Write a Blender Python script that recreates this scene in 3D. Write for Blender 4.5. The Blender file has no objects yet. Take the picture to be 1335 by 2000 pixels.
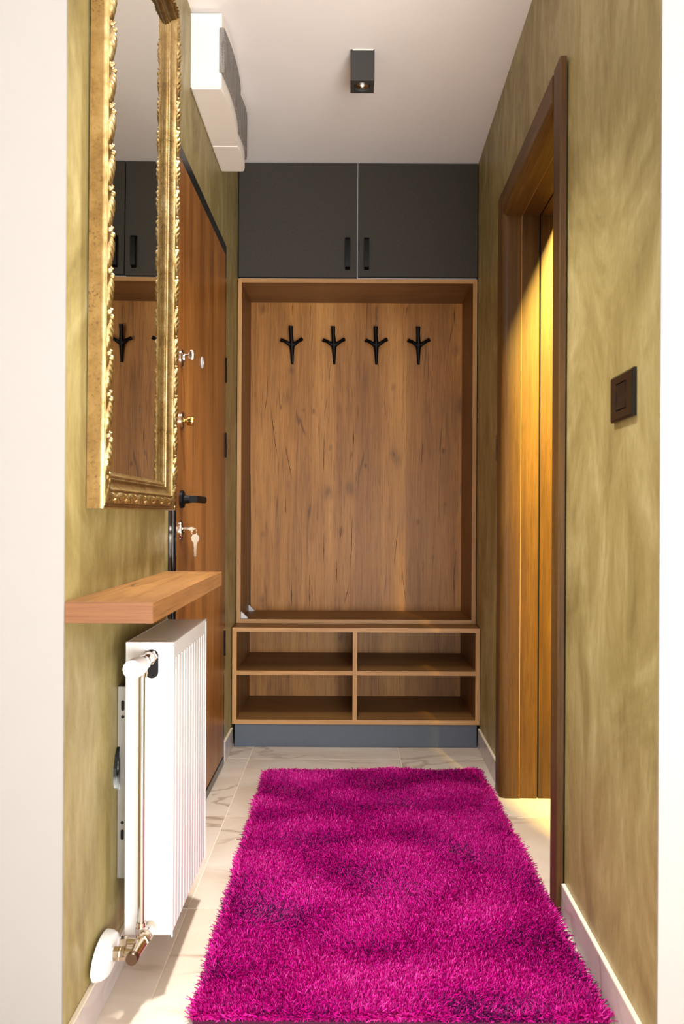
import bpy, bmesh, math, random
import numpy as np
from mathutils import Vector, Matrix
random.seed(7); np.random.seed(7)
PI = math.pi
S = bpy.context.scene
COL = S.collection

# ------------------------------------------------------------------ camera
cd = bpy.data.cameras.new('camera'); cam = bpy.data.objects.new('camera', cd); COL.objects.link(cam)
cd.sensor_fit = 'VERTICAL'; cd.sensor_height = 36.0; cd.lens = 36.0 * 1550 / 2000
cd.shift_x = -10.5 / 2000; cd.shift_y = 7.0 / 2000
cam.location = (0, 0, 0.965); cam.rotation_euler = (PI / 2, -0.0050, 0)
cd.clip_start = 0.02
cd.dof.use_dof = True; cd.dof.focus_distance = 2.9; cd.dof.aperture_fstop = 9.0
S.camera = cam

# ------------------------------------------------------------------ light and exposure
S.view_settings.view_transform = 'Standard'; S.view_settings.look = 'None'
S.view_settings.gamma = 1.0; S.view_settings.use_curve_mapping = False
S.view_settings.exposure = 0.33
W = bpy.data.worlds.new('sky'); S.world = W; W.use_nodes = True
bg = W.node_tree.nodes['Background']; bg.inputs[0].default_value = (0.93, 0.96, 1.0, 1); bg.inputs[1].default_value = 1.3

def area(name, loc, rot, sx, sy, power, color):
    l = bpy.data.lights.new(name, 'AREA'); l.shape = 'RECTANGLE'; l.size = sx; l.size_y = sy
    l.energy = power; l.color = color
    o = bpy.data.objects.new(name, l); COL.objects.link(o); o.location = loc; o.rotation_euler = rot
    return o
# daylight coming in through the window of the room behind the camera
area('window_daylight', (1.3, -2.35, 1.35), (math.radians(108), 0, math.radians(12)), 1.7, 1.8, 46, (1.0, 0.985, 0.97))
# added overhead fill light above the camera, out of view, no known lamp
area('overhead_fill', (0.1, 0.2, 2.44), (0, 0, 0), 0.7, 0.7, 2, (1.0, 0.95, 0.9))
# added unseen fill light low behind the camera, aimed up to brighten the ceiling
area('ceiling_fill', (0.62, -0.80, 0.45), (math.radians(148), 0, math.radians(12)), 1.6, 1.2, 124, (1.0, 0.985, 0.975))
# hall ceiling lamp above the shelf, out of the frame
area('hall_ceiling_lamp', (-0.10, 1.80, 2.46), (0, 0, 0), 0.12, 0.12, 15.5, (1.0, 0.97, 0.94)).data.spread = math.radians(84)
# warm lamp in the side room behind the right-hand doorway
l = bpy.data.lights.new('side_room_lamp', 'SPOT'); l.energy = 980; l.color = (1.0, 0.72, 0.16)
l.spot_size = math.radians(75); l.spot_blend = 0.8; l.shadow_soft_size = 0.06
o = bpy.data.objects.new('side_room_lamp', l); COL.objects.link(o); o.location = (0.795, 1.46, 2.37)
o.rotation_euler = (Vector((0.60, 2.70, 1.25)) - o.location).to_track_quat('-Z', 'Y').to_euler()

# ------------------------------------------------------------------ helpers
def lin(c):
    out = []
    for v in c[:3]:
        v = v / 255.0
        out.append(v / 12.92 if v <= 0.04045 else ((v + 0.055) / 1.055) ** 2.4)
    return (*out, 1.0)

class NT:
    def __init__(s, name):
        s.m = bpy.data.materials.new(name); s.m.use_nodes = True
        s.t = s.m.node_tree; s.b = s.t.nodes['Principled BSDF']
    def n(s, typ, **kw):
        o = s.t.nodes.new(typ)
        for k, v in kw.items():
            if k.startswith('i_'):
                key = k[2:].replace('_', ' ')
                o.inputs[key].default_value = v
            else: setattr(o, k, v)
        return o
    def l(s, a, b): s.t.links.new(a, b)
    def coords(s, kind='Object', scale=(1, 1, 1), rnd=False):
        if kind == 'World':
            out = s.n('ShaderNodeNewGeometry').outputs['Position']
        else:
            out = s.n('ShaderNodeTexCoord').outputs[kind]
        if rnd:
            oi = s.n('ShaderNodeObjectInfo'); mul = s.n('ShaderNodeVectorMath', operation='SCALE'); mul.inputs[0].default_value = (17, 31, 23)
            s.l(oi.outputs['Random'], mul.inputs['Scale'])
            ad = s.n('ShaderNodeVectorMath', operation='ADD'); s.l(out, ad.inputs[0]); s.l(mul.outputs[0], ad.inputs[1]); out = ad.outputs[0]
        mp = s.n('ShaderNodeMapping'); mp.inputs['Scale'].default_value = scale
        s.l(out, mp.inputs['Vector']); return mp.outputs[0]
    def noise(s, vec, scale, detail=4, rough=0.55, dist=0.0):
        o = s.n('ShaderNodeTexNoise'); o.inputs['Scale'].default_value = scale; o.inputs['Detail'].default_value = detail
        o.inputs['Roughness'].default_value = rough; o.inputs['Distortion'].default_value = dist
        s.l(vec, o.inputs['Vector']); return o.outputs['Fac']
    def ramp(s, fac, stops, interp='LINEAR'):
        r = s.n('ShaderNodeValToRGB'); e = r.color_ramp.elements; r.color_ramp.interpolation = interp
        while len(e) < len(stops): e.new(0.5)
        for el, (p, c) in zip(e, stops):
            el.position = p; el.color = c if len(c) == 4 else (*c, 1)
        s.l(fac, r.inputs[0]); return r.outputs[0]
    def mr(s, fac, a, b, c=0.0, d=1.0):
        r = s.n('ShaderNodeMapRange'); r.inputs[1].default_value = a; r.inputs[2].default_value = b
        r.inputs[3].default_value = c; r.inputs[4].default_value = d; s.l(fac, r.inputs[0]); return r.outputs[0]
    def math(s, op, a, b=None):
        r = s.n('ShaderNodeMath', operation=op)
        for i, v in enumerate((a, b)):
            if v is None: continue
            if isinstance(v, (int, float)): r.inputs[i].default_value = v
            else: s.l(v, r.inputs[i])
        return r.outputs[0]
    def mix(s, fac, a, b, mode='MIX'):
        r = s.n('ShaderNodeMix', data_type='RGBA', blend_type=mode)
        for sock, v in ((r.inputs[0], fac), (r.inputs[6], a), (r.inputs[7], b)):
            if isinstance(v, (int, float)): sock.default_value = v
            elif isinstance(v, tuple): sock.default_value = v
            else: s.l(v, sock)
        return r.outputs[2]
    def bump(s, h, strength=0.2, dist=0.01):
        b = s.n('ShaderNodeBump'); b.inputs['Strength'].default_value = strength; b.inputs['Distance'].default_value = dist
        s.l(h, b.inputs['Height']); s.l(b.outputs[0], s.b.inputs['Normal'])
    def col(s, c):
        if isinstance(c, tuple): s.b.inputs['Base Color'].default_value = c
        else: s.l(c, s.b.inputs['Base Color'])
    def set(s, rough=0.5, metal=0.0, spec=0.5, **kw):
        s.b.inputs['Roughness'].default_value = rough; s.b.inputs['Metallic'].default_value = metal
        s.b.inputs['Specular IOR Level'].default_value = spec
        for k, v in kw.items(): s.b.inputs[k.replace('_', ' ')].default_value = v
        return s

def plain(name, c, rough=0.5, metal=0.0, spec=0.5, noise=0.06, nscale=40, bump=0.0):
    t = NT(name); t.set(rough, metal, spec)
    v = t.coords('Object'); f = t.noise(v, nscale, 3)
    a = lin(tuple(min(255, x * (1 + noise)) for x in c)); b = lin(tuple(x * (1 - noise) for x in c))
    t.col(t.mix(f, b, a))
    if bump: t.bump(f, bump, 0.002)
    return t.m

# knots and drying cracks of the niche's back board, measured on a 3.034x enlargement whose corner is (470, 580)
SPOTS = [(125, 70, .022), (905, 535, .016), (372, 672, .010), (430, 680, .012), (530, 895, .014), (900, 930, .028), (510, 1165, .032), (595, 1390, .018), (130, 1410, .014),
         (740, 1000, .011), (1050, 1330, .014), (130, 1800, .026), (1270, 310, .026), (1200, 910, .012), (300, 440, .016), (1140, 1540, .010), (1210, 1230, .012)]
CRACKS = [((307, 40), (303, 110)), ((415, 45), (410, 120), (412, 180)), ((808, 50), (803, 180)), ((985, 50), (980, 120)), ((160, 450), (155, 590), (135, 725)),
          ((180, 670), (200, 850), (220, 965)), ((535, 390), (525, 440), (527, 500)), ((512, 600), (497, 680), (500, 760)), ((495, 790), (492, 930), (490, 1040)),
          ((692, 630), (692, 760)), ((260, 870), (285, 990), (300, 1070), (295, 1110)), ((668, 780), (668, 890)), ((1185, 760), (1180, 880), (1183, 1040)),
          ((1075, 860), (1070, 1000)), ((492, 1400), (490, 1560)), ((660, 1290), (655, 1500), (645, 1620)), ((600, 1350), (585, 1450)), ((935, 1340), (905, 1600)),
          ((950, 1580), (970, 1750), (985, 1830)), ((1275, 1490), (1262, 1650), (1262, 1840)), ((405, 1640), (405, 1855)), ((300, 1690), (303, 1840)),
          ((850, 610), (858, 700)), ((640, 1710), (615, 1810)), ((1080, 1560), (1078, 1650)), ((265, 1190), (268, 1290)), ((566, 1560), (570, 1700)), ((1262, 60), (1266, 160))]
def crop_to_panel(x, y):
    px, py = 470 + x / 3.034, 580 + y / 3.034
    k = 3.745 / 1550
    return (px + 0.005 * (py - 1007) - 678) * k - 0.039, 0.965 + (1007 - py) * k - 0.4985

def wood(name, dark, mid, light, axis='z', crack=0.7, knots=True, rough=0.45, kind='Object', rnd=True, fine=1.0, boards=0.0, spots=False):
    t = NT(name); t.set(rough, 0, 0.35)
    st = {'x': (0.07, 1, 1), 'y': (1, 0.07, 1), 'z': (1, 1, 0.07)}[axis]
    st2 = {'x': (0.02, 1, 1), 'y': (1, 0.02, 1), 'z': (1, 1, 0.02)}[axis]
    st3 = {'x': (0.45, 1, 1), 'y': (1, 0.45, 1), 'z': (1, 1, 0.45)}[axis]
    v = t.coords(kind, st, rnd); v2 = t.coords(kind, st2, rnd); v3 = t.coords(kind, st3, rnd)
    big = t.noise(v, 7, 3, 0.5, 0.6); fin = t.noise(v2, 170, 4, 0.7); med = t.noise(v, 30, 5, 0.6, 0.8)
    blotch = t.noise(v3, 3.2, 3, 0.5)
    f = t.math('ADD', t.math('MULTIPLY', big, 0.42), t.math('ADD', t.math('MULTIPLY', med, 0.28), t.math('MULTIPLY', fin, 0.30 * fine)))
    f = t.math('ADD', f, t.math('MULTIPLY', t.math('SUBTRACT', blotch, 0.5), 0.35))
    c = t.ramp(f, [(0.30, lin(dark)), (0.48, lin(mid)), (0.66, lin(light))])
    pores = t.noise(v2 if axis != 'z' else t.coords(kind, (1, 1, 0.035), rnd), 300, 2, 0.6)
    c = t.mix(t.mr(pores, 0.56, 0.70, 0.0, 0.45), c, lin(tuple(x * 0.6 for x in dark)))
    if boards:
        sx = t.n('ShaderNodeSeparateXYZ'); t.l(t.coords(kind), sx.inputs[0])
        src = sx.outputs[0 if axis != 'x' else 2]
        fl = t.math('FLOOR', t.math('MULTIPLY', src, 1 / boards)); wn = t.n('ShaderNodeTexWhiteNoise', noise_dimensions='1D'); t.l(fl, wn.inputs['W'])
        c = t.mix(t.mr(wn.outputs[0], 0, 1, 0.0, 0.30), c, lin(dark))
    if crack:
        stc = {'x': (0.05, 1, 1), 'y': (1, 0.05, 1), 'z': (1, 1, 0.05)}[axis]
        stm = {'x': (0.3, 1, 1), 'y': (1, 0.3, 1), 'z': (1, 1, 0.3)}[axis]
        vc = t.coords(kind, stc, rnd); vm = t.coords(kind, stm, rnd)
        cn = t.noise(vc, 9, 2, 0.4, 0.25); mask = t.noise(vm, 8.0, 2, 0.5)
        line = t.math('ABSOLUTE', t.math('SUBTRACT', cn, 0.47))
        k = t.math('MULTIPLY', t.mr(line, 0.0008, 0.0055, 1, 0), t.mr(mask, 0.50, 0.58, 0, 1))
        cn2 = t.noise(vc, 19, 2, 0.4, 0.25); line2 = t.math('ABSOLUTE', t.math('SUBTRACT', cn2, 0.55))
        mask2 = t.noise(vm, 13, 2, 0.5)
        k2 = t.math('MULTIPLY', t.mr(line2, 0.0012, 0.008, 0.75, 0), t.mr(mask2, 0.54, 0.62, 0, 1))
        k = t.math('MULTIPLY', t.math('MAXIMUM', k, k2), crack)
        c = t.mix(k, c, lin(tuple(x * 0.33 for x in dark)))
    if knots:
        vv = t.n('ShaderNodeTexVoronoi'); vv.inputs['Scale'].default_value = 5.5; vv.inputs['Randomness'].default_value = 1.0
        t.l(v3, vv.inputs['Vector'])
        kk = t.mr(vv.outputs['Distance'], 0.03, 0.16, 0.62, 0.0)
        kk = t.math('MULTIPLY', kk, t.mr(t.noise(v3, 40, 2), 0.3, 0.6, 0.4, 1.0))
        c = t.mix(kk, c, lin(tuple(x * 0.55 for x in dark)))
    if spots:
        oc = t.coords(kind, (1, 1, 0.62)); wob = t.noise(t.coords(kind, (1, 1, 0.3)), 26, 3, 0.6, 0.5); acc = None
        for x, y, r in SPOTS:
            X_, Z_ = crop_to_panel(x, y)
            dn = t.n('ShaderNodeVectorMath', operation='DISTANCE'); sp_ = t.n('ShaderNodeVectorMath', operation='MULTIPLY')
            t.l(oc, sp_.inputs[0]); sp_.inputs[1].default_value = (1, 0, 1); t.l(sp_.outputs[0], dn.inputs[0])
            dn.inputs[1].default_value = (X_, 0, Z_ * 0.62)
            g_ = t.mr(dn.outputs['Value'], r * 0.15, r, 0.9, 0.0)
            acc = g_ if acc is None else t.math('MAXIMUM', acc, g_)
        c = t.mix(t.math('MULTIPLY', acc, t.mr(wob, 0.36, 0.6, 0.15, 0.85)), c, lin((74, 42, 18)))
    t.col(c); t.bump(fin, 0.12, 0.0008)
    return t.m

def new_obj(name, me, mat=None, parent=None, loc=None, rot=None, kind=None):
    o = bpy.data.objects.new(name, me); COL.objects.link(o)
    if mat is not None:
        for m in (mat if isinstance(mat, (list, tuple)) else [mat]): me.materials.append(m)
    if parent is not None: o.parent = parent
    if loc: o.location = loc
    if rot: o.rotation_euler = rot
    if kind: o['kind'] = kind
    return o

def obj(name, bm, mat, parent=None, smooth=False, loc=None, rot=None, kind=None, angle=None):
    bmesh.ops.recalc_face_normals(bm, faces=bm.faces)
    me = bpy.data.meshes.new(name); bm.to_mesh(me); bm.free()
    if smooth or angle:
        me.polygons.foreach_set('use_smooth', [True] * len(me.polygons))
        if angle: me.set_sharp_from_angle(angle=math.radians(angle))
    return new_obj(name, me, mat, parent, loc, rot, kind)

def thing(name, label, cat, loc=(0, 0, 0), rot=(0, 0, 0), group=None):
    o = bpy.data.objects.new(name, None); COL.objects.link(o); o.location = loc; o.rotation_euler = rot
    o.empty_display_size = 0.05
    o['label'] = label; o['category'] = cat
    if group: o['group'] = group
    return o

def BM(): return bmesh.new()

def box(bm, x0, x1, y0, y1, z0, z1, bev=0.0, seg=1):
    vs = [bm.verts.new((x, y, z)) for x in (x0, x1) for y in (y0, y1) for z in (z0, z1)]
    fs = [bm.faces.new([vs[i] for i in q]) for q in ((0, 1, 3, 2), (4, 6, 7, 5), (0, 4, 5, 1), (2, 3, 7, 6), (0, 2, 6, 4), (1, 5, 7, 3))]
    if bev:
        es = list({e for f in fs for e in f.edges})
        bmesh.ops.bevel(bm, geom=es, offset=bev, segments=seg, affect='EDGES', profile=0.7)
    return bm

def prism(bm, pts, axis, a, b):
    """closed 2-D outline extruded along axis from a to b; pts are the other two coordinates in xyz order"""
    def P(p, t): return {'x': (t, p[0], p[1]), 'y': (p[0], t, p[1]), 'z': (p[0], p[1], t)}[axis]
    A = [bm.verts.new(P(p, a)) for p in pts]; B = [bm.verts.new(P(p, b)) for p in pts]
    n = len(pts)
    for i in range(n): bm.faces.new((A[i], A[(i + 1) % n], B[(i + 1) % n], B[i]))
    bm.faces.new(A[::-1]); bm.faces.new(B)
    return bm

def tube(bm, pts, radii, seg=14, cap=True):
    pts = [Vector(p) for p in pts]
    if isinstance(radii, (int, float)): radii = [radii] * len(pts)
    rings = []; up = Vector((0.13, 0.31, 0.94)).normalized()
    for i, p in enumerate(pts):
        d = (pts[min(i + 1, len(pts) - 1)] - pts[max(i - 1, 0)])
        d = d.normalized() if d.length > 1e-9 else Vector((0, 0, 1))
        if abs(d.dot(up)) > 0.95: up = Vector((0.9, 0.3, 0.1)).normalized()
        a = (up - d * up.dot(d)).normalized(); b = d.cross(a); up = a
        rings.append([bm.verts.new(p + (a * math.cos(2 * PI * k / seg) + b * math.sin(2 * PI * k / seg)) * radii[i]) for k in range(seg)])
    for r0, r1 in zip(rings, rings[1:]):
        for k in range(seg): bm.faces.new((r0[k], r0[(k + 1) % seg], r1[(k + 1) % seg], r1[k]))
    if cap: bm.faces.new(rings[0][::-1]); bm.faces.new(rings[-1])
    return bm

def lathe(bm, prof, origin, axis=(0, 0, 1), seg=28, sx=1.0, sz=1.0):
    """prof: (radius, height) pairs; sx/sz squash the ring to an oval"""
    ax = Vector(axis).normalized(); o = Vector(origin)
    ref = Vector((0, 0, 1)) if abs(ax.z) < 0.9 else Vector((1, 0, 0))
    b = (ref - ax * ref.dot(ax)).normalized(); a = b.cross(ax)
    rings = []
    for r, h in prof:
        if r < 1e-6: rings.append([bm.verts.new(o + ax * h)])
        else: rings.append([bm.verts.new(o + ax * h + a * (r * sx * math.cos(2 * PI * k / seg)) + b * (r * sz * math.sin(2 * PI * k / seg))) for k in range(seg)])
    for r0, r1 in zip(rings, rings[1:]):
        for k in range(seg):
            k2 = (k + 1) % seg
            q = ([r0[0]] if len(r0) == 1 else [r0[k], r0[k2]]) + ([r1[0]] if len(r1) == 1 else [r1[k2], r1[k]])
            if len(q) >= 3: bm.faces.new(q)
    if len(rings[0]) > 1: bm.faces.new(rings[0][::-1])
    if len(rings[-1]) > 1: bm.faces.new(rings[-1])
    return bm

# ------------------------------------------------------------------ materials
def m_plaster(name, kind='World'):
    t = NT(name); t.set(0.42, 0.0, 0.45)
    v = t.coords('World', (1, 1, 0.62)); vs = t.coords('World', (1, 1, 0.28))
    a = t.noise(v, 3.4, 7, 0.66, 1.9); b = t.noise(vs, 12, 5, 0.72, 1.3); c = t.noise(vs, 60, 4, 0.8, 0.6)
    f = t.math('ADD', t.math('MULTIPLY', a, 0.62), t.math('ADD', t.math('MULTIPLY', b, 0.23), t.math('MULTIPLY', c, 0.15)))
    col = t.ramp(f, [(0.36, lin((122, 107, 62))), (0.46, lin((144, 128, 78))), (0.54, lin((158, 143, 93))), (0.66, lin((182, 168, 120)))])
    t.col(col); t.bump(f, 0.4, 0.006)
    r = t.mr(b, 0.35, 0.65, 0.55, 0.38); t.l(r, t.b.inputs['Roughness'])
    return t.m
M = {}
M['plaster'] = m_plaster('olive venetian plaster')
M['white'] = plain('white wall paint', (154, 150, 145), 0.75, noise=0.01, nscale=6)
M['ceiling'] = plain('ceiling paint', (238, 232, 228), 0.8, noise=0.015, nscale=5)

def m_marble(name, base=(212, 201, 188), warm=(194, 176, 156), vein=(142, 120, 104), gloss=0.16, rnd=True):
    t = NT(name); t.set(gloss, 0, 0.5)
    v = t.coords('World', (1, 1, 1), rnd)
    mp = t.n('ShaderNodeMapping'); mp.inputs['Rotation'].default_value = (0, 0, -0.7); mp.inputs['Scale'].default_value = (1.0, 1.9, 1.6); t.l(v, mp.inputs['Vector'])
    w = mp.outputs[0]
    cloud = t.noise(w, 1.6, 4, 0.55, 1.0)
    c = t.mix(t.mr(cloud, 0.35, 0.68), lin(base), lin(warm))
    n = t.noise(w, 1.5, 5, 0.5, 0.7); ln = t.math('ABSOLUTE', t.math('SUBTRACT', n, 0.5))
    msk = t.noise(v, 2.4, 2)
    k = t.math('MULTIPLY', t.mr(ln, 0.0, 0.022, 0.7, 0.0), t.mr(msk, 0.42, 0.62))
    c = t.mix(k, c, lin(vein)); t.col(c)
    return t.m
M['marble'] = m_marble('polished marble tile')
M['marble_b'] = m_marble('marble skirting tile', (200, 190, 186), (180, 168, 164), (140, 124, 122), 0.22)
M['grout'] = plain('pale grout', (222, 208, 186), 0.8, noise=0.03)
M['oak_panel'] = wood('craft oak panel', (104, 64, 24), (170, 115, 52), (206, 149, 78), 'z', 0.55, True, boards=0.118, rnd=False, spots=True)
M['oak_x'] = wood('craft oak board lengthways', (86, 56, 26), (124, 84, 44), (150, 108, 62), 'x', 0.35, False)
M['oak_y'] = wood('craft oak board depthways', (76, 46, 18), (114, 76, 36), (144, 102, 54), 'y', 0.9, False)
M['oak_z'] = wood('craft oak board upright', (86, 56, 26), (124, 84, 44), (150, 108, 62), 'z', 0.35, False)
M['edge_x'] = wood('oak edge band lengthways', (142, 102, 60), (174, 130, 80), (194, 152, 102), 'x', 0.0, False)
M['edge_z'] = wood('oak edge band upright', (142, 102, 60), (174, 130, 80), (194, 152, 102), 'z', 0.0, False)
M['edge_y'] = wood('oak edge band depthways', (112, 74, 40), (144, 100, 58), (168, 124, 78), 'y', 0.3, False)
M['door'] = wood('orange brown door veneer', (70, 36, 10), (130, 78, 30), (184, 124, 60), 'z', 0.25, False, 0.33, fine=1.2, rnd=False)
M['casing'] = wood('brown oak casing', (56, 35, 11), (86, 57, 20), (114, 82, 36), 'z', 0.25, False, 0.5)
M['casing_y'] = wood('brown oak casing lengthways', (56, 35, 11), (86, 57, 20), (114, 82, 36), 'y', 0.25, False, 0.5)
t = NT('dark grey textile laminate'); t.set(0.6, 0, 0.3)
vx = t.coords('Object', (1, 1, 6)); vz = t.coords('Object', (6, 1, 1))
f = t.math('ADD', t.math('MULTIPLY', t.noise(vx, 90, 3, 0.7), 0.5), t.math('MULTIPLY', t.noise(vz, 90, 3, 0.7), 0.5))
t.col(t.ramp(f, [(0.35, lin((44, 41, 35))), (0.65, lin((64, 59, 51)))])); t.bump(f, 0.1, 0.001); M['charcoal'] = t.m
M['plinth'] = plain('slate blue plinth', (74, 82, 94), 0.5, noise=0.05, nscale=60)
M['blackmetal'] = plain('matt black metal', (7, 6, 6), 0.5, 0.0, 0.15, noise=0.05)
M['blackgloss'] = plain('black enamelled steel', (13, 12, 13), 0.22, 0.0, noise=0.05)
M['brownblack'] = plain('dark brown black plastic', (20, 14, 12), 0.35, noise=0.05)
M['lampblack'] = plain('black structured lamp paint', (52, 50, 48), 0.6, noise=0.12, nscale=300)
M['radwhite'] = plain('white radiator enamel', (226, 225, 223), 0.28, noise=0.005)
M['plasticwhite'] = plain('white plastic', (238, 236, 236), 0.35, noise=0.005)
M['acwhite'] = plain('warm white plastic', (240, 232, 222), 0.45, noise=0.005)
M['chrome'] = plain('polished chrome', (200, 195, 190), 0.12, 1.0, noise=0.01)
M['nickel'] = plain('satin nickel', (206, 190, 170), 0.2, 1.0, noise=0.02)
M['brass'] = plain('polished brass', (214, 178, 96), 0.15, 1.0, noise=0.02)
M['steel'] = plain('galvanised steel', (150, 146, 138), 0.5, 0.5, noise=0.05)
M['dark'] = plain('dark recess', (14, 10, 8), 0.9, noise=0.0)
M['greyplastic'] = plain('pale grey plastic', (206, 204, 208), 0.4, noise=0.02)
t = NT('silvered mirror glass'); t.set(0.0, 1.0, 0.5); t.col(lin((226, 224, 214))); M['mirror'] = t.m
# gilding: bright gold leaf with brown patina
t = NT('antique gold leaf'); t.set(0.30, 0.95, 0.5)
v = t.coords('Object'); a = t.noise(v, 24, 5, 0.7); b = t.noise(v, 160, 4, 0.75)
c = t.ramp(a, [(0.30, lin((140, 112, 66))), (0.5, lin((184, 156, 104))), (0.7, lin((212, 190, 144)))])
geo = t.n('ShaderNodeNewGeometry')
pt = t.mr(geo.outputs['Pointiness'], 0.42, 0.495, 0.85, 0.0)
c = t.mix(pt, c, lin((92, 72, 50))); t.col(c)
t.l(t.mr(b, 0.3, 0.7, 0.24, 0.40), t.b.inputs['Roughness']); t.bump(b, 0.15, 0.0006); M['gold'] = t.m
t = NT('speckled gold side'); t.set(0.5, 0.35, 0.4)
v = t.coords('Object'); a = t.noise(v, 12, 5, 0.7); b = t.noise(v, 150, 5, 0.8, 0.4)
c = t.ramp(a, [(0.3, lin((108, 80, 36))), (0.5, lin((136, 106, 56))), (0.7, lin((158, 130, 78)))])
sp = t.math('MULTIPLY', t.mr(b, 0.54, 0.64), t.mr(t.noise(v, 9, 3), 0.40, 0.60, 0.25, 1.0))
t.col(t.mix(sp, c, lin((58, 34, 12)))); t.bump(b, 0.1, 0.0006); M['goldside'] = t.m

# ------------------------------------------------------------------ setting
CZ = 2.4885                                     # ceiling height
XL = -0.480                                     # hall wall on the left
RA, RB = 0.4915, 0.0195                         # hall wall on the right: x = RA + RB*y
def xr(y): return RA + RB * y
def structure(name, bm, mat, **kw): return obj(name, bm, mat, kind='structure', **kw)

fl = structure('floor', box(BM(), -2.2, 2.6, -2.5, 4.0, -0.06, -0.0015), M['grout'])
tile_me = None
GX = [-2.185 + 0.6 * i for i in range(8)]; GY = [-2.256 + 0.6 * i for i in range(11)]
for i in range(len(GX) - 1):
    for j in range(len(GY) - 1):
        if GY[j] < 0.6 and not (-1.0 < GX[i] < 0.9): continue
        if GY[j] > 1.3 and (GX[i] < -1.0 or GX[i] > 1.5): continue
        if tile_me is None:
            bm = box(BM(), 0.0012, 0.5988, 0.0012, 0.5988, -0.009, 0.0, 0.0008)
            bmesh.ops.recalc_face_normals(bm, faces=bm.faces)
            tile_me = bpy.data.meshes.new('tile'); bm.to_mesh(tile_me); bm.free(); tile_me.materials.append(M['marble'])
        o = bpy.data.objects.new('tile', tile_me); COL.objects.link(o); o.parent = fl; o.location = (GX[i], GY[j], 0)
structure('ceiling', box(BM(), -2.2, 2.6, -2.5, 4.0, CZ, CZ + 0.08), M['ceiling'])

# left hall wall with the entrance door opening
DY0, DY1, DZ = 2.125, 3.095, 2.012
structure('wall_left', prism(BM(), [(1.349, 0.0), (DY0, 0.0), (DY0, DZ), (DY1, DZ), (DY1, 0.0), (3.78, 0.0), (3.78, CZ), (1.349, CZ)], 'x', XL - 0.22, XL), M['plaster'])
# white faces that look into the near room (painted wall ends)
structure('wall_near_left', box(BM(), -2.1, XL + 0.0005, 1.344, 1.3488, 0, CZ), M['white'])
structure('wall_near_right', box(BM(), xr(1.316) - 0.0005, 2.3, 1.312, 1.3168, 0, CZ), M['white'])
structure('wall_back', box(BM(), -0.75, 2.3, 3.781, 3.86, 0, CZ), M['plaster'])
# right hall wall, slightly out of parallel, with the doorway
RY0, RY1, RZ = 1.99, 2.735, 1.99
ang = -math.atan(RB)
wr = structure('wall_right', prism(BM(), [(1.3171, 0.0), (RY0 - 0.02, 0.0), (RY0 - 0.02, RZ + 0.02), (RY1 + 0.02, RZ + 0.02), (RY1 + 0.02, 0.0), (3.78, 0.0), (3.78, CZ), (1.3171, CZ)], 'x', 0, 0.15), M['plaster'], loc=(RA, 0, 0), rot=(0, 0, ang))
# near room shell, behind the camera
structure('wall_room_left', box(BM(), -2.16, -2.1, -2.5, 1.34, 0, CZ), M['white'])
structure('wall_room_right', box(BM(), 2.3, 2.36, -2.5, 3.86, 0, CZ), M['white'])
structure('wall_room_rear', prism(BM(), [(-2.1, 0), (2.3, 0), (2.3, CZ), (-2.1, CZ), (-2.1, 2.43), (2.2, 2.43), (2.2, 0.45), (0.4, 0.45), (0.4, 2.42), (-2.1, 2.42)], 'y', -2.5, -2.42), M['white'])
w = structure('window_1', box(BM(), 0.4, 2.2, -2.47, -2.44, 0.45, 0.5), M['plasticwhite'])
for a in (0.4, 1.275, 2.15): obj('frame', box(BM(), a, a + 0.05, -2.47, -2.44, 0.5, 2.38), M['plasticwhite'], w)
obj('frame', box(BM(), 0.4, 2.2, -2.47, -2.44, 2.38, 2.43), M['plasticwhite'], w)

# skirting tiles
def skirt(name, segs, x, side, parent_loc=None, rot=None):
    y0, y1 = segs[0][0], segs[-1][1]
    t0, t1 = (x, x + 0.009) if side > 0 else (x - 0.009, x)
    bm = box(BM(), t0, t1, y0, y1, 0.0785, 0.0815, 0.0006)
    r = structure(name, bm, M['grout'], loc=parent_loc, rot=rot)
    for a, b in segs:
        obj('tile', box(BM(), t0, t1 - 0.0008 if side > 0 else t1, a + 0.001, b - 0.001, 0.0005, 0.0783, 0.0007), M['marble_b'], r)
skirt('baseboard_left', [(1.35, 1.942), (1.942, 2.118)], XL + 0.0003, 1)
skirt('baseboard_back_left', [(3.1, 3.30)], XL + 0.0003, 1)
skirt('baseboard_right', [(1.317, 1.912)], -0.0003, -1, (RA, 0, 0), (0, 0, ang))
skirt('baseboard_back_right', [(2.802, 3.144), (3.144, 3.30)], -0.0003, -1, (RA, 0, 0), (0, 0, ang))

# ------------------------------------------------------------------ door_1: entrance door in the left wall
bm = BM(); fy0, fy1 = DY0 + 0.001, DY1 - 0.001
prism(bm, [(fy0, 0.0), (fy0 + 0.062, 0.0), (fy0 + 0.062, DZ - 0.040), (fy1 - 0.028, DZ - 0.040), (fy1 - 0.028, 0.0), (fy1, 0.0), (fy1, DZ - 0.001), (fy0, DZ - 0.001)], 'x', XL - 0.06, XL + 0.004)
d1 = structure('door_1', bm, M['blackgloss'])
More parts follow.
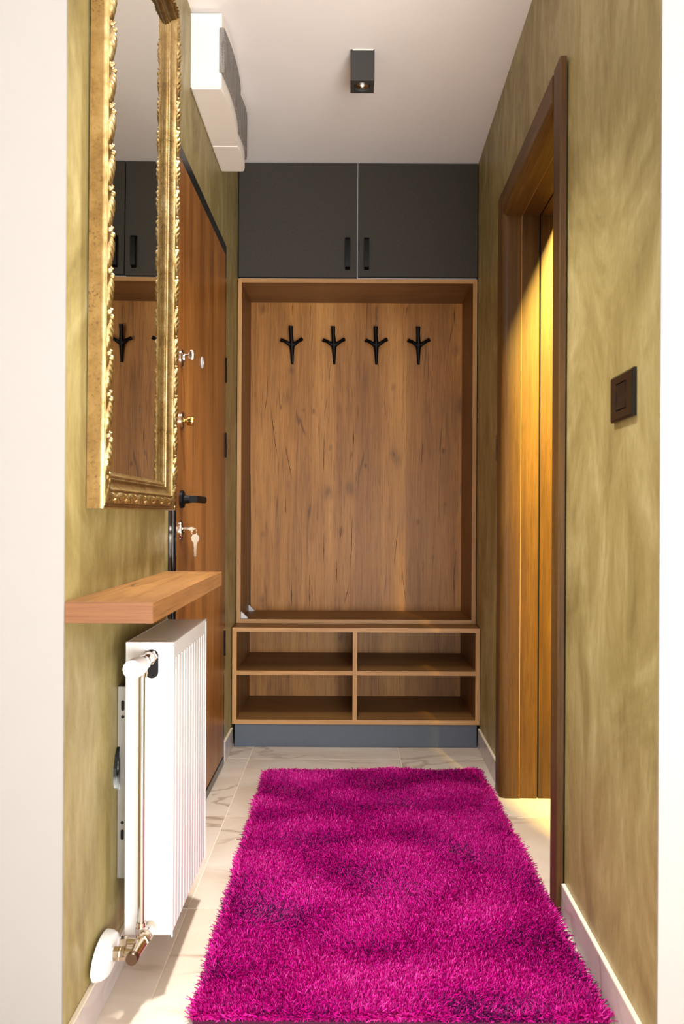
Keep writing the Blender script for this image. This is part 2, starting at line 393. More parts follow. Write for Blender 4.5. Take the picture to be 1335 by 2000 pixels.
# rounded inner bead of the frame on the lock side and threshold
bm = BM(); tube(bm, [(XL + 0.001, fy0 + 0.050, 0.012), (XL + 0.001, fy0 + 0.050, DZ - 0.045)], 0.010, 16)
obj('frame_bead', bm, M['blackgloss'], d1, smooth=False, angle=40)
obj('threshold', box(BM(), XL - 0.05, XL + 0.008, fy0 + 0.062, fy1 - 0.028, 0.0005, 0.033, 0.003), M['blackgloss'], d1)
LX = XL + 0.006; LY0, LY1 = fy0 + 0.066, fy1 - 0.031
leaf = obj('door_leaf', box(BM(), XL - 0.045, LX, LY0, LY1, 0.035, DZ - 0.043, 0.0015), M['door'], d1)
for zc in (1.525, 1.235, 0.47):
    h = obj('hinge', box(BM(), XL + 0.004, XL + 0.009, LY1 + 0.004, LY1 + 0.026, zc - 0.045, zc + 0.045, 0.001), M['blackmetal'], d1)
    obj('hinge_pin', tube(BM(), [(XL + 0.0085, LY1 + 0.007, zc - 0.048), (XL + 0.0085, LY1 + 0.007, zc + 0.048)], 0.0036, 12), M['blackmetal'], h, angle=40)
HY = 2.258
# spyhole
e = obj('spyhole', lathe(BM(), [(0.019, 0), (0.019, 0.0015), (0.016, 0.0035), (0.008, 0.004), (0.007, 0.002), (0, 0.002)], (LX, 2.575, 1.459), (1, 0, 0)), M['greyplastic'], leaf, angle=40)
# thumb turn
e = obj('thumb_turn', lathe(BM(), [(0.026, 0), (0.026, 0.003), (0.022, 0.006), (0.011, 0.007), (0.010, 0.010), (0, 0.010)], (LX, HY, 1.410), (1, 0, 0), sx=0.75), M['chrome'], leaf, angle=40)
obj('thumb_turn_stem', tube(BM(), [(LX + 0.008, HY, 1.419), (LX + 0.022, HY, 1.419)], [0.004, 0.0035], 14), M['chrome'], leaf, angle=40)
bm = BM(); bmesh.ops.create_uvsphere(bm, u_segments=24, v_segments=14, radius=1.0, matrix=Matrix.Translation((LX + 0.028, HY, 1.419)) @ Matrix.Diagonal((0.0098, 0.0042, 0.0155, 1)))
obj('thumb_turn_grip', bm, M['nickel'], leaf, smooth=True)
# second lock
obj('lock_rose', lathe(BM(), [(0.026, 0), (0.026, 0.006), (0.023, 0.009), (0.012, 0.010), (0, 0.010)], (LX, HY, 1.232), (1, 0, 0)), M['nickel'], leaf, angle=40)
obj('lock_knob', lathe(BM(), [(0.006, 0.010), (0.006, 0.017), (0.0125, 0.018), (0.0135, 0.021), (0.0135, 0.034), (0.012, 0.037), (0, 0.038)], (LX, HY, 1.232), (1, 0, 0)), M['brass'], leaf, angle=40)
# lever handle
hr = obj('lever_handle', lathe(BM(), [(0.025, 0), (0.025, 0.008), (0.022, 0.010), (0.012, 0.011), (0.010, 0.030), (0, 0.031)], (LX, HY, 1.009), (1, 0, 0)), M['blackmetal'], leaf, angle=40)
bm = BM()
prism(bm, [(LX + 0.024, HY - 0.010), (LX + 0.048, HY - 0.008), (LX + 0.052, HY + 0.125), (LX + 0.042, HY + 0.125), (LX + 0.030, HY + 0.012), (LX + 0.024, HY + 0.010)], 'z', 1.000, 1.019)
bmesh.ops.bevel(bm, geom=list(bm.edges), offset=0.0025, segments=2, affect='EDGES')
obj('lever', bm, M['blackmetal'], hr, angle=40)
# keyhole plate
kp = obj('keyhole_plate', lathe(BM(), [(0.029, 0), (0.029, 0.003), (0.025, 0.007), (0.012, 0.009), (0.010, 0.007), (0, 0.007)], (LX, HY, 0.920), (1, 0, 0), sx=0.7), M['chrome'], leaf, angle=40)
# keys
kt = thing('keys', 'nickel keys on a thin ring, one stuck in the lower lock of the entrance door', 'keys', (LX + 0.009, HY, 0.926))
obj('lock_key', box(BM(), 0.0, 0.014, -0.001, 0.001, -0.0035, 0.0035, 0.0004), M['nickel'], kt)
bm = BM(); lathe(bm, [(0.0, -0.0011), (0.0095, -0.0011), (0.0105, 0), (0.0095, 0.0011), (0, 0.0011)], (0.022, 0, -0.001), (0, 1, 0), sx=0.9, sz=0.55)
obj('key_bow', bm, M['nickel'], kt, angle=30)
bm = BM(); ring = [(0.030 + 0.007 * math.cos(a), 0.0, -0.010 + 0.010 * math.sin(a)) for a in [2 * PI * k / 24 for k in range(25)]]
obj('ring', tube(bm, ring, 0.0009, 8, False), M['nickel'], kt, smooth=True)
prof = []
for k in range(28):
    a = PI * 0.5 + 2 * PI * (k + 0.5) / 28
    x, z = 0.0115 * math.cos(a), 0.0125 * math.sin(a)
    prof.append((x, z))
hk = [p for p in prof if not (p[1] < -0.0095)]
# order from right bottom round the top to left bottom
hk.sort(key=lambda p: (math.atan2(p[1], p[0]) + PI * 0.5) % (2 * PI))
blade = [(-0.0045, -0.013), (-0.0045, -0.024), (-0.0036, -0.0255), (-0.0036, -0.050), (-0.001, -0.053), (0.0036, -0.050), (0.0036, -0.046), (0.0024, -0.0445), (0.0036, -0.043), (0.0024, -0.040), (0.0036, -0.037), (0.0028, -0.034), (0.0036, -0.031), (0.0036, -0.0255), (0.0045, -0.024), (0.0045, -0.013)]
bm = prism(BM(), [(0.033 + x, -0.028 + z) for x, z in hk + blade], 'y', -0.0012, 0.0012)
obj('key', bm, M['nickel'], kt)

# ------------------------------------------------------------------ door_2: oak doorway in the right wall (local frame of the wall)
CW = 0.086
def arc(cx, cy, rx, ry, a0, a1, n=8): return [(cx + rx * math.cos(a0 + (a1 - a0) * k / n), cy + ry * math.sin(a0 + (a1 - a0) * k / n)) for k in range(n + 1)]
PR = -0.020                                        # proud of the wall
# far upright: outer edge at RY1+CW, bull-nosed towards the opening
yo = RY1 - 0.020                                   # inner edge plane of the casing
prof_far = [(-0.0045, yo + CW), (PR + 0.002, yo + CW), (PR, yo + CW - 0.002), (PR, yo + 0.022)] + arc(PR + 0.026, yo + 0.022, 0.026, 0.022, PI, PI * 1.5)[1:] + [(0.048, yo), (0.048, yo + 0.03), (-0.0045, yo + 0.03)]
d2 = structure('door_2', prism(BM(), prof_far, 'z', 0.001, RZ + 0.088), M['casing'], loc=(RA, 0, 0), rot=(0, 0, ang))
yn = RY0 + 0.012
prof_near = [(x, 2 * yn - (y - yo + yn)) for x, y in prof_far]
obj('casing', prism(BM(), prof_near, 'z', 0.001, RZ + 0.088), M['casing'], d2)
zo = RZ + 0.002
prof_head = [(x, zo + (y - yo)) for x, y in prof_far]
obj('casing', prism(BM(), prof_head, 'y', yn, yo), M['casing_y'], d2)
obj('joint_strip', box(BM(), 0.0462, 0.0480, yo - 0.0007, yo + 0.0004, 0.001, zo), M['edge_z'], d2)
obj('joint_strip', box(BM(), 0.0462, 0.0480, yn, yo, zo - 0.0007, zo + 0.0004), M['edge_y'], d2)
# jamb linings
obj('jamb', box(BM(), 0.0482, 0.108, yo + 0.0025, yo + 0.034, 0.001, RZ + 0.02, 0.0008), M['casing'], d2)
obj('jamb', box(BM(), 0.0482, 0.108, yn - 0.034, yn - 0.0025, 0.001, RZ + 0.02, 0.0008), M['casing'], d2)
obj('jamb', box(BM(), 0.0482, 0.108, yn - 0.0025, yo + 0.0025, zo + 0.0025, zo + 0.034, 0.0008), M['casing_y'], d2)
obj('door_seal', box(BM(), 0.1082, 0.1128, yo + 0.010, yo + 0.034, 0.001, RZ + 0.02), M['dark'], d2)
obj('door_seal', box(BM(), 0.1082, 0.1128, yn, yo, zo + 0.010, zo + 0.034), M['dark'], d2)
obj('jamb', box(BM(), 0.113, 0.172, yo + 0.003, yo + 0.034, 0.001, RZ + 0.02, 0.0008), M['casing'], d2)
obj('jamb', box(BM(), 0.113, 0.172, yn, yo, zo + 0.003, zo + 0.034, 0.0008), M['casing_y'], d2)
obj('jamb', box(BM(), 0.113, 0.172, yn - 0.034, yn - 0.003, 0.001, RZ + 0.02, 0.0008), M['casing'], d2)

# ------------------------------------------------------------------ overhead cabinet
YF, YB = 3.42, 3.745
cab = thing('overhead_cabinet', 'charcoal two-door cabinet under the ceiling above the oak coat niche', 'cabinet', (0.04, YF, 1.99))
def L(x): return x - 0.04
cz0, cz1 = 1.9875, CZ - 0.002
obj('carcass', box(BM(), L(-0.472), L(0.553), 0.0205, 0.33, 0.0, cz1 - 1.99), M['greyplastic'], cab)
for x0, x1, hx in ((-0.474, 0.0358, -0.0035), (0.0402, 0.555, 0.0775)):
    zb = 2.0 if x0 < 0 else 2.003
    d = obj('cabinet_door', box(BM(), L(x0), L(x1), 0.001, 0.0195, zb - 1.99 - 0.008, cz1 - 1.99 - 0.003, 0.0008), M['charcoal'], cab)
    # bow handle: a flat bar bent back to the door at both ends
    za, zb2 = 2.024 - 1.99, 2.160 - 1.99; w = 0.0105
    out = [(-0.0005, za), (-0.022, za + 0.006), (-0.029, za + 0.020), (-0.030, zb2 - 0.016), (-0.022, zb2 - 0.004), (-0.0005, zb2), (-0.0005, zb2 - 0.010), (-0.019, zb2 - 0.013), (-0.024, zb2 - 0.022), (-0.0235, za + 0.024), (-0.018, za + 0.015), (-0.0005, za + 0.010)]
    bm = prism(BM(), out, 'x', L(hx) - w, L(hx) + w)
    obj('handle', bm, M['blackmetal'], d, angle=30)

# ------------------------------------------------------------------ coat niche
T = 0.018; NX0, NX1, NZ0, NZ1 = -0.4765, 0.5545, 0.4985, 1.9855
nic = thing('coat_niche', 'tall open oak coat niche with cracked oak back panel, standing on the shoe rack', 'coat rack', ((NX0 + NX1) / 2, YF, NZ0))
cx = (NX0 + NX1) / 2
E = 0.0012
def board(name, parent, x0, x1, y0, y1, z0, z1, mat, emat):
    """carcass board with an edge band on its front"""
    b = obj(name, box(BM(), x0, x1, y0 + E, y1, z0, z1, 0.0004), mat, parent)
    obj('edge_band', box(BM(), x0, x1, y0, y0 + E, z0, z1, 0.0003), emat, b)
    return b
H = NZ1 - NZ0; D = YB - YF
hw = (NX1 - NX0) / 2
board('side_panel', nic, -hw, -hw + T, 0, D, 0, H, M['oak_z'], M['edge_z'])
board('side_panel', nic, hw - T, hw, 0, D, 0, H, M['oak_z'], M['edge_z'])
board('top_panel', nic, -hw + T, hw - T, 0, D, H - T, H, M['oak_x'], M['edge_x'])
board('base_panel', nic, -hw + T, hw - T, 0, D, 0, T, M['oak_x'], M['edge_x'])
bp = obj('back_panel', box(BM(), -hw + 0.002, hw - 0.002, D + 0.0002, D + 0.018, 0.0, H), M['oak_panel'], nic)
bm = BM()
for pth in CRACKS:
    fine_ = []
    for (xa, ya), (xb, yb) in zip(pth, pth[1:]):
        n_ = max(2, int(abs(yb - ya) / 18))
        for i_ in range(n_): fine_.append((xa + (xb - xa) * i_ / n_, ya + (yb - ya) * i_ / n_))
    fine_.append(pth[-1]); N_ = len(fine_); Lr, Rr = [], []
    wmax = 0.0026 + 0.0012 * random.random()
    for i_, (xa, ya) in enumerate(fine_):
        X_, Z_ = crop_to_panel(xa, ya); X_ += random.uniform(-0.0006, 0.0006)
        w_ = wmax * (math.sin(PI * (i_ + 0.25) / (N_ - 0.5)) ** 0.7) * random.uniform(0.4, 1.0)
        Lr.append(bm.verts.new((X_ - w_ / 2, D - 0.0003, Z_))); Rr.append(bm.verts.new((X_ + w_ / 2, D - 0.0003, Z_)))
    for i_ in range(N_ - 1): bm.faces.new((Lr[i_], Rr[i_], Rr[i_ + 1], Lr[i_ + 1]))
obj('grain_cracks', bm, plain('dark crack fill', (36, 20, 9), 0.8), nic, kind='stuff')
# open dark joint down the left edge of the back panel
g = [(-hw + T + 0.0003, 0.03), (-hw + T + 0.0045, 0.035), (-hw + T + 0.0035, 0.1), (-hw + T + 0.003, 0.45), (-hw + T + 0.0015, 0.66), (-hw + T + 0.0003, 0.66)]
obj('open_joint', prism(BM(), g, 'y', D - 0.0008, D), M['dark'], nic)
for yy, s in ((0.012, 0.030), (D - 0.045, 0.028)):
    bm = prism(BM(), [(-hw + T + 0.0005, T + 0.0005), (-hw + T + s, T + 0.0005), (-hw + T + s, T + 0.003), (-hw + T + 0.003, T + s), (-hw + T + 0.0005, T + s)], 'y', yy, yy + 0.016)
    obj('corner_bracket', bm, M['greyplastic'], nic)

# hooks
def hook_mesh():
    bm = BM()
    tube(bm, [(-0.004, -0.052, 0.082), (-0.004, -0.0515, 0.080), (-0.003, -0.042, 0.045), (0, -0.030, 0.012), (0, -0.024, -0.004), (0.001, -0.018, -0.035), (0.0015, -0.013, -0.070), (0.002, -0.012, -0.089)],
         [0.0100, 0.0104, 0.0090, 0.0105, 0.0130, 0.0094, 0.0070, 0.0056], 14)
    for s in (-1, 1):
        tube(bm, [(0, -0.026, -0.004), (s * 0.012, -0.028, 0.002), (s * 0.030, -0.036, 0.013), (s * 0.049, -0.047, 0.022 if s > 0 else 0.017), (s * 0.051, -0.048, 0.023 if s > 0 else 0.018)],
             [0.011, 0.0094, 0.0078, 0.0092, 0.0086], 14)
    tube(bm, [(0, 0.0, -0.002), (0, -0.026, -0.002)], [0.011, 0.009], 14)
    return bm
hz = 1.765
tmpl = None
labs = ['black branch-shaped coat hook, first from the entrance door', 'black branch-shaped coat hook, second from the entrance door, above a long crack',
        'black branch-shaped coat hook, third from the entrance door', 'black branch-shaped coat hook closest to the olive wall with the doorway']
for i, hx in enumerate((-0.264, -0.067, 0.131, 0.329)):
    if tmpl is None:
        h = obj('coat_hook', hook_mesh(), M['blackmetal'], smooth=True)
        md = h.modifiers.new('blend', 'REMESH'); md.mode = 'VOXEL'; md.voxel_size = 0.0016; md.use_smooth_shade = True
        sm = h.modifiers.new('soft', 'SMOOTH'); sm.factor = 0.5; sm.iterations = 3
        tmpl = h
    else:
        h = tmpl.copy(); COL.objects.link(h)
    h.location = (hx, YB, hz); h['label'] = labs[i]; h['category'] = 'coat hook'; h['group'] = 'coat hooks on the oak back panel'

# ------------------------------------------------------------------ shoe rack
YS = 3.30; RX0, RX1, SZ0, SZ1 = -0.4755, 0.5535, 0.0965, 0.4975
rk = thing('shoe_rack', 'low open oak shoe rack with four compartments on a slate blue plinth', 'shoe rack', ((RX0 + RX1) / 2, YS, 0.0))
hw = (RX1 - RX0) / 2; D2 = YB - YS; tc = 0.0345 - (RX0 + RX1) / 2
board('top_panel', rk, -hw, hw, 0, D2 + 0.018, SZ1 - T, SZ1, M['oak_x'], M['edge_x'])
board('base_panel', rk, -hw, hw, 0, D2, SZ0, SZ0 + T, M['oak_x'], M['edge_x'])
board('side_panel', rk, -hw, -hw + T, 0, D2, SZ0 + T, SZ1 - T, M['oak_z'], M['edge_z'])
board('side_panel', rk, hw - T, hw, 0, D2, SZ0 + T, SZ1 - T, M['oak_z'], M['edge_z'])
board('divider', rk, tc - T / 2, tc + T / 2, 0, D2, SZ0 + T, SZ1 - T, M['oak_z'], M['edge_z'])
board('shelf', rk, -hw + T, tc - T / 2, 0.002, D2, 0.300, 0.300 + T, M['oak_x'], M['edge_x'])
board('shelf', rk, tc + T / 2, hw - T, 0.002, D2, 0.300, 0.300 + T, M['oak_x'], M['edge_x'])
obj('back_panel', box(BM(), -hw + 0.002, hw - 0.002, D2 + 0.0002, D2 + 0.017, SZ0, SZ1 - T - 0.0005), M['oak_panel'], rk)
obj('plinth', box(BM(), -hw + 0.011, hw - 0.011, 0.006, 0.022, 0.001, SZ0 - 0.0005), M['plinth'], rk)

# ------------------------------------------------------------------ ceiling spotlight
sp = thing('ceiling_spotlight', 'square black surface-mounted spotlight on the ceiling', 'lamp', (0.042, 2.632, CZ))
s = 0.0392
bm = BM()
outer = [(-s, -s), (s, -s), (s, s), (-s, s)]
zt, zb = 0.0, -0.102
A = [bm.verts.new((x, y, zt)) for x, y in outer]; B = [bm.verts.new((x, y, zb)) for x, y in outer]
for i in range(4): bm.faces.new((A[i], A[(i + 1) % 4], B[(i + 1) % 4], B[i]))
bm.faces.new(A)
N = 32; circ = [bm.verts.new((0.028 * math.cos(PI / 4 * 5 + 2 * PI * k / N), 0.028 * math.sin(PI / 4 * 5 + 2 * PI * k / N), zb)) for k in range(N)]
up = [bm.verts.new((v.co.x * 0.93, v.co.y * 0.93, zb + 0.010)) for v in circ]
for i in range(4):
    seg = [circ[(i * 8 + k) % N] for k in range(9)]
    bm.faces.new([B[i], B[(i + 1) % 4]] + seg[::-1])
for k in range(N): bm.faces.new((circ[k], circ[(k + 1) % N], up[(k + 1) % N], up[k]))
bm.faces.new(up)
obj('housing', bm, M['lampblack'], sp)
bl = obj('reflector_bulb', lathe(BM(), [(0.0245, zb + 0.0095), (0.0245, zb + 0.006), (0.022, zb + 0.005), (0.016, zb + 0.008), (0.006, zb + 0.0094), (0, zb + 0.0094)], (0, 0, 0)), M['chrome'], sp, angle=40)
bm = BM(); bmesh.ops.create_uvsphere(bm, u_segments=16, v_segments=10, radius=0.007, matrix=Matrix.Translation((0, 0, zb + 0.006)))
obj('bulb_lens', bm, M['plasticwhite'], bl, smooth=True)
obj('mounting_plate', box(BM(), -s * 0.8, s * 0.9, -s - 0.0012, -s + 0.004, -0.0035, -0.0005), M['acwhite'], sp)

# ------------------------------------------------------------------ wall air unit under the ceiling
ac = thing('air_unit', 'white wall-mounted air unit with curved front and grey mesh cover, high above the entrance door', 'air conditioner', (XL, 2.39, 2.25))
def X(x): return x - XL
def Y(y): return y - 2.39
curve1 = [(-0.3855, 2.392), (-0.381, 2.44), (-0.3775, 2.49), (-0.3755, 2.55), (-0.3750, 2.61), (-0.3775, 2.68), (-0.382, 2.73), (-0.388, 2.766)]
curve2 = [(-0.388, 2.767), (-0.3845, 2.80), (-0.3815, 2.85), (-0.382, 2.90), (-0.3865, 2.94), (-0.393, 2.972)]
AT = 0.2265
def accurve(cv, off=0.0): return [(X(x) + off, Y(y)) for x, y in cv]
bm = prism(BM(), [(0.001, Y(2.766)), (0.001, Y(2.392))] + accurve(curve1), 'z', 0.0, AT)
bmesh.ops.bevel(bm, geom=[e for e in bm.edges if all(abs(v.co.z) < 1e-6 for v in e.verts)], offset=0.004, segments=2, affect='EDGES')
obj('housing', bm, M['acwhite'], ac, angle=30)
bm = prism(BM(), [(0.001, Y(2.973)), (0.001, Y(2.767))] + accurve(curve2), 'z', 0.0, AT)
bmesh.ops.bevel(bm, geom=[e for e in bm.edges if all(abs(v.co.z) < 1e-6 for v in e.verts)], offset=0.004, segments=2, affect='EDGES')
obj('end_cap', bm, M['acwhite'], ac, angle=30)
t = NT('grey mesh fabric'); t.set(0.55, 0, 0.3)
v = t.coords('Object', (1, 1, 0.08)); f = t.noise(v, 130, 3, 0.7); v2 = t.coords('Object'); f2 = t.noise(v2, 320, 2)
t.col(t.ramp(t.math('ADD', t.math('MULTIPLY', f, 0.6), t.math('MULTIPLY', f2, 0.4)), [(0.35, lin((84, 80, 76))), (0.6, lin((150, 144, 138)))])); t.bump(f, 0.4, 0.002); mesh_m = t.m
for cv, nm in ((curve1, 'mesh_cover'), (curve2, 'mesh_cover')):
    bm = prism(BM(), accurve(cv, 0.0005) + accurve(cv, 0.0085)[::-1], 'z', 0.045, 0.181)
    obj(nm, bm, mesh_m, ac, angle=40)
obj('cover_hem', box(BM(), X(-0.3915), X(-0.377), -0.004, 0.0012, 0.045, 0.181, 0.0015), mesh_m, ac)

# ------------------------------------------------------------------ mirror in carved gold frame
MY0, MY1, MZ0, MZ1 = 1.456, 2.065, 0.976, 2.268
mir = thing('wall_mirror', 'tall mirror in a carved antique gold frame on the olive wall above the oak shelf', 'mirror', (XL + 0.0012, MY0, MZ0), rot=(0, 0.0045, 0))
MW, MH, FW = MY1 - MY0, MZ1 - MZ0, 0.0735
# moulding profile: u = distance from outer edge, v = height off the wall
PROF = [(0.0, 0.0), (0.0, 0.008), (0.0, 0.016), (0.0, 0.024), (0.0005, 0.0300), (0.0020, 0.0318), (0.0040, 0.0300), (0.0052, 0.0302), (0.0062, 0.0322), (0.0078, 0.0322), (0.0088, 0.0300), (0.0100, 0.0300)]
CA, CB = 0.0100, 0.0330
nc = 22
for k in range(1, nc): PROF.append((CA + (CB - CA) * k / nc, 0.0305 + 0.0045 * math.sin(PI * k / nc)))
PROF += [(0.0330, 0.0300), (0.0342, 0.0300), (0.0352, 0.0318), (0.0372, 0.0318), (0.0382, 0.0296), (0.0400, 0.0270), (0.0425, 0.0240), (0.0455, 0.0214), (0.0490, 0.0194), (0.0530, 0.0180), (0.0560, 0.0176), (0.0566, 0.0196), (0.0580, 0.0206), (0.0594, 0.0196), (0.0600, 0.0172),
         (0.0612, 0.0168), (0.0622, 0.0180), (0.0640, 0.0184), (0.0658, 0.0176), (0.0668, 0.0150), (0.0690, 0.0128), (0.0715, 0.0112), (0.0735, 0.0100), (0.0735, 0.006)]
def carve(s, u):
    """acanthus leaf and scroll relief on the carved band"""
    if u <= CA or u >= CB: return 0.0
    v = (u - CA) / (CB - CA); t = (s / 0.0765) % 1.0
    h = 0.0
    # long curled leaf with raked flutes, ending in a rolled tip
    dt = (t - 0.40) / 0.40; bend = 0.46 + 0.20 * math.sin(dt * 2.4)
    dv = (v - bend) / (0.46 * (1 - 0.30 * dt) + 0.06); q = dt * dt + dv * dv
    if q < 1:
        env = (1 - q) ** 0.45; fl = abs(math.sin(PI * (5.2 * t + 2.2 * v)))
        h = max(h, env * (0.0030 + 0.0052 * (0.25 + 0.75 * fl) * min(1.0, 0.35 + 1.1 * t)))
    for tc, vc_, rt, rv, hh in ((0.80, 0.70, 0.085, 0.22, 0.0078), (0.89, 0.30, 0.055, 0.15, 0.0060), (0.975, 0.62, 0.042, 0.13, 0.0056)):
        q = ((t - tc) / rt) ** 2 + ((v - vc_) / rv) ** 2
        if q < 1: h = max(h, hh * math.sqrt(1 - q))
    edge = min(1, v / 0.08, (1 - v) / 0.08)
    return (h - 0.0008) * edge
def bead(s, u):
    return 0.0007 * (0.5 + 0.5 * math.cos(2 * PI * s / 0.0062)) if 0.0566 <= u <= 0.0594 else 0.0
def rail(name, length, to_xyz, step=0.0016):
    """length along the outer edge; mitred at both ends"""
    n = int(length / step); verts = []; faces = []
    for i in range(n + 1):
        f = i / n
        for u, v in PROF:
            a, b = u, length - u                       # mitre
            s = a + (b - a) * f
            sc = s if True else 0
            vv = v + carve(s + 0.01, u) * min(1.0, 12 * min(f, 1 - f) + 0.25) + bead(s, u)
            verts.append(to_xyz(s, u, vv))
    m = len(PROF)
    for i in range(n):
        for j in range(m - 1):
            q = (i * m + j, (i + 1) * m + j, (i + 1) * m + j + 1, i * m + j + 1); faces.append(q)
    me = bpy.data.meshes.new(name); me.from_pydata(verts, [], faces)
    bm = BM(); bm.from_mesh(me); bpy.data.meshes.remove(me)
    bmesh.ops.recalc_face_normals(bm, faces=bm.faces)
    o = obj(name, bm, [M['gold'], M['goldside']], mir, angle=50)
    for p in o.data.polygons:
        if (p.index % (m - 1)) < 3: p.material_index = 1
    return o
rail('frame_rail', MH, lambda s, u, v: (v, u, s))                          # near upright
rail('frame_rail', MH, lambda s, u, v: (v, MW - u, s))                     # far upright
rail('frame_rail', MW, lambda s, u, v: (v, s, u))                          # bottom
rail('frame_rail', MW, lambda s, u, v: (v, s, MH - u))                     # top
obj('backing_board', box(BM(), 0.0002, 0.006, 0.004, MW - 0.004, 0.004, MH - 0.004), M['dark'], mir)
obj('glass', box(BM(), 0.0062, 0.0100, 0.070, MW - 0.070, 0.070, MH - 0.070), M['mirror'], mir)

# ------------------------------------------------------------------ floating shelf
shf = thing('floating_shelf', 'thick oak floating shelf on the olive wall above the white radiator', 'shelf', (XL, 1.3495, 0.7795))
SW, SL, SH = 0.1503, 0.7365, 0.0365
obj('board', box(BM(), 0.0005, SW - E, E, SL - E, 0, SH, 0.0005), M['oak_y'], shf)
obj('edge_band', box(BM(), SW - E, SW, E, SL - E, 0.0002, SH - 0.0002, 0.0003), M['edge_y'], shf)
obj('edge_band', box(BM(), 0.0005, SW, 0, E, 0.0002, SH - 0.0002, 0.0003), wood('oak edge end grain', (92, 58, 34), (126, 84, 54), (150, 106, 72), 'x', 0.9, False), shf)
obj('edge_band', box(BM(), 0.0005, SW, SL - E, SL, 0.0002, SH - 0.0002, 0.0003), M['edge_x'], shf)

# ------------------------------------------------------------------ radiator
RX, RYY = -0.4470, 1.606
rad = thing('radiator', 'white ribbed panel radiator below the oak shelf, with thermostat head and chrome pipe', 'radiator', (RX, RYY, 0.106))
RW, RL, RH = 0.0965, 0.372, 0.600
# end covers with the oval pipe slot
def slotted(y0, y1, slot=True):
    bm = BM()
    pts = [(0, 0), (RW - 0.003, 0), (RW - 0.003, RH), (0, RH)]
    prism(bm, [(x, z) for x, z in pts], 'y', y0, y1)
    return bm
side = obj('side_cover', box(BM(), 0.0, RW - 0.002, 0.0, 0.0025, 0.008, RH - 0.006, 0.001), M['radwhite'], rad)
obj('side_cover', box(BM(), 0.0, RW - 0.002, RL - 0.0025, RL, 0.008, RH - 0.006, 0.001), M['radwhite'], rad)
def capsule(cx_, z0, z1, r, n=10): return arc(cx_, z1, r, r, 0, PI, n) + arc(cx_, z0, r, r, PI, 2 * PI, n)
obj('pipe_slot', prism(BM(), capsule(0.053, 0.541, 0.573, 0.0135), 'y', -0.0006, 0.001), M['dark'], rad)
# ribbed front panel
pts = []; x0 = RW; y = 0.0
outl = [(RW - 0.012, 0.004), (RW, 0.004)]
nr = 12; a0, a1 = 0.022, RL - 0.008; per = (a1 - a0) / nr
for k in range(nr):
    ya = a0 + k * per
    outl += [(RW, ya), (RW - 0.0026, ya + per * 0.08), (RW - 0.0026, ya + per * 0.15), (RW, ya + per * 0.23)]
outl += [(RW, RL - 0.003), (RW - 0.012, RL - 0.003)]
fp = obj('front_panel', prism(BM(), outl, 'z', 0.012, RH - 0.034), M['radwhite'], rad)
obj('front_panel', box(BM(), RW - 0.012, RW - 0.0002, 0.004, RL - 0.003, RH - 0.0338, RH - 0.004, 0.001), M['radwhite'], rad)
obj('rear_panel', box(BM(), 0.002, 0.014, 0.004, RL - 0.003, 0.012, RH - 0.006, 0.002), M['radwhite'], rad)
obj('front_lip', box(BM(), RW - 0.0018, RW + 0.0012, 0.0, 0.003, 0.004, RH - 0.003, 0.0006), M['radwhite'], rad)
obj('front_lip', box(BM(), RW - 0.0018, RW + 0.0012, RL - 0.003, RL, 0.004, RH - 0.003, 0.0006), M['radwhite'], rad)
tg = obj('top_grille', box(BM(), 0.004, RW - 0.005, 0.004, RL - 0.004, RH - 0.006, RH - 0.001, 0.0008), M['radwhite'], rad)
obj('top_rim', box(BM(), 0.0, RW + 0.0012, 0.0, 0.0022, RH - 0.0065, RH + 0.0006, 0.0006), M['radwhite'], rad)
obj('top_rim', box(BM(), RW - 0.0032, RW + 0.0012, 0.0022, RL, RH - 0.006, RH + 0.0006, 0.0006), M['radwhite'], rad)
obj('top_rim', box(BM(), 0.0, 0.0022, 0.0022, RL, RH - 0.0065, RH + 0.0006, 0.0006), M['radwhite'], rad)
obj('inner_fins', box(BM(), 0.020, RW - 0.016, 0.01, RL - 0.01, 0.02, RH - 0.02), M['radwhite'], rad)
# mounting rail seen edge-on against the wall
rl = obj('mounting_rail', box(BM(), -0.032, 0.001, 0.058, 0.0605, 0.096, 0.498, 0.0005), M['steel'], rad)
obj('mounting_rail', box(BM(), -0.032, -0.029, 0.0605, 0.085, 0.096, 0.498, 0.0005), M['steel'], rad)
for pr in (capsule(-0.0215, 0.451, 0.466, 0.0034), capsule(-0.0215, 0.4345, 0.4348, 0.0034), capsule(-0.0215, 0.213, 0.2133, 0.0034), capsule(-0.0215, 0.180, 0.195, 0.0034)):
    obj('rail_slot', prism(BM(), pr, 'y', 0.0576, 0.0582), M['dark'], rad)
# upper valve
px_ = 0.0425
vb = BM()
tube(vb, [(0.052, 0.001, 0.571), (0.050, -0.014, 0.571), (0.047, -0.030, 0.568)], [0.0135, 0.0125, 0.012], 20)
uv = obj('upper_valve', vb, M['chrome'], rad, angle=40)
obj('union_nut', lathe(BM(), [(0.013, 0), (0.0155, 0.002), (0.0155, 0.010), (0.013, 0.012)], (0.0515, -0.001, 0.571), (-0.1, -1, 0), 6), M['chrome'], uv)
obj('valve_body', lathe(BM(), [(0.009, -0.028), (0.0105, -0.022), (0.0105, -0.004), (0.0125, 0.0), (0.0125, 0.010), (0.008, 0.013), (0, 0.013)], (px_, -0.034, 0.566), (0, 0, 1)), M['chrome'], uv, angle=40)
th = obj('thermostat_head', lathe(BM(), [(0.0125, 0.0), (0.0135, 0.010), (0.0165, 0.020), (0.0185, 0.030), (0.0190, 0.062), (0.0182, 0.066), (0.0, 0.0665)], (px_ + 0.004, -0.034, 0.566), (-0.10, -1, -0.03), 32), M['plasticwhite'], uv, angle=40)
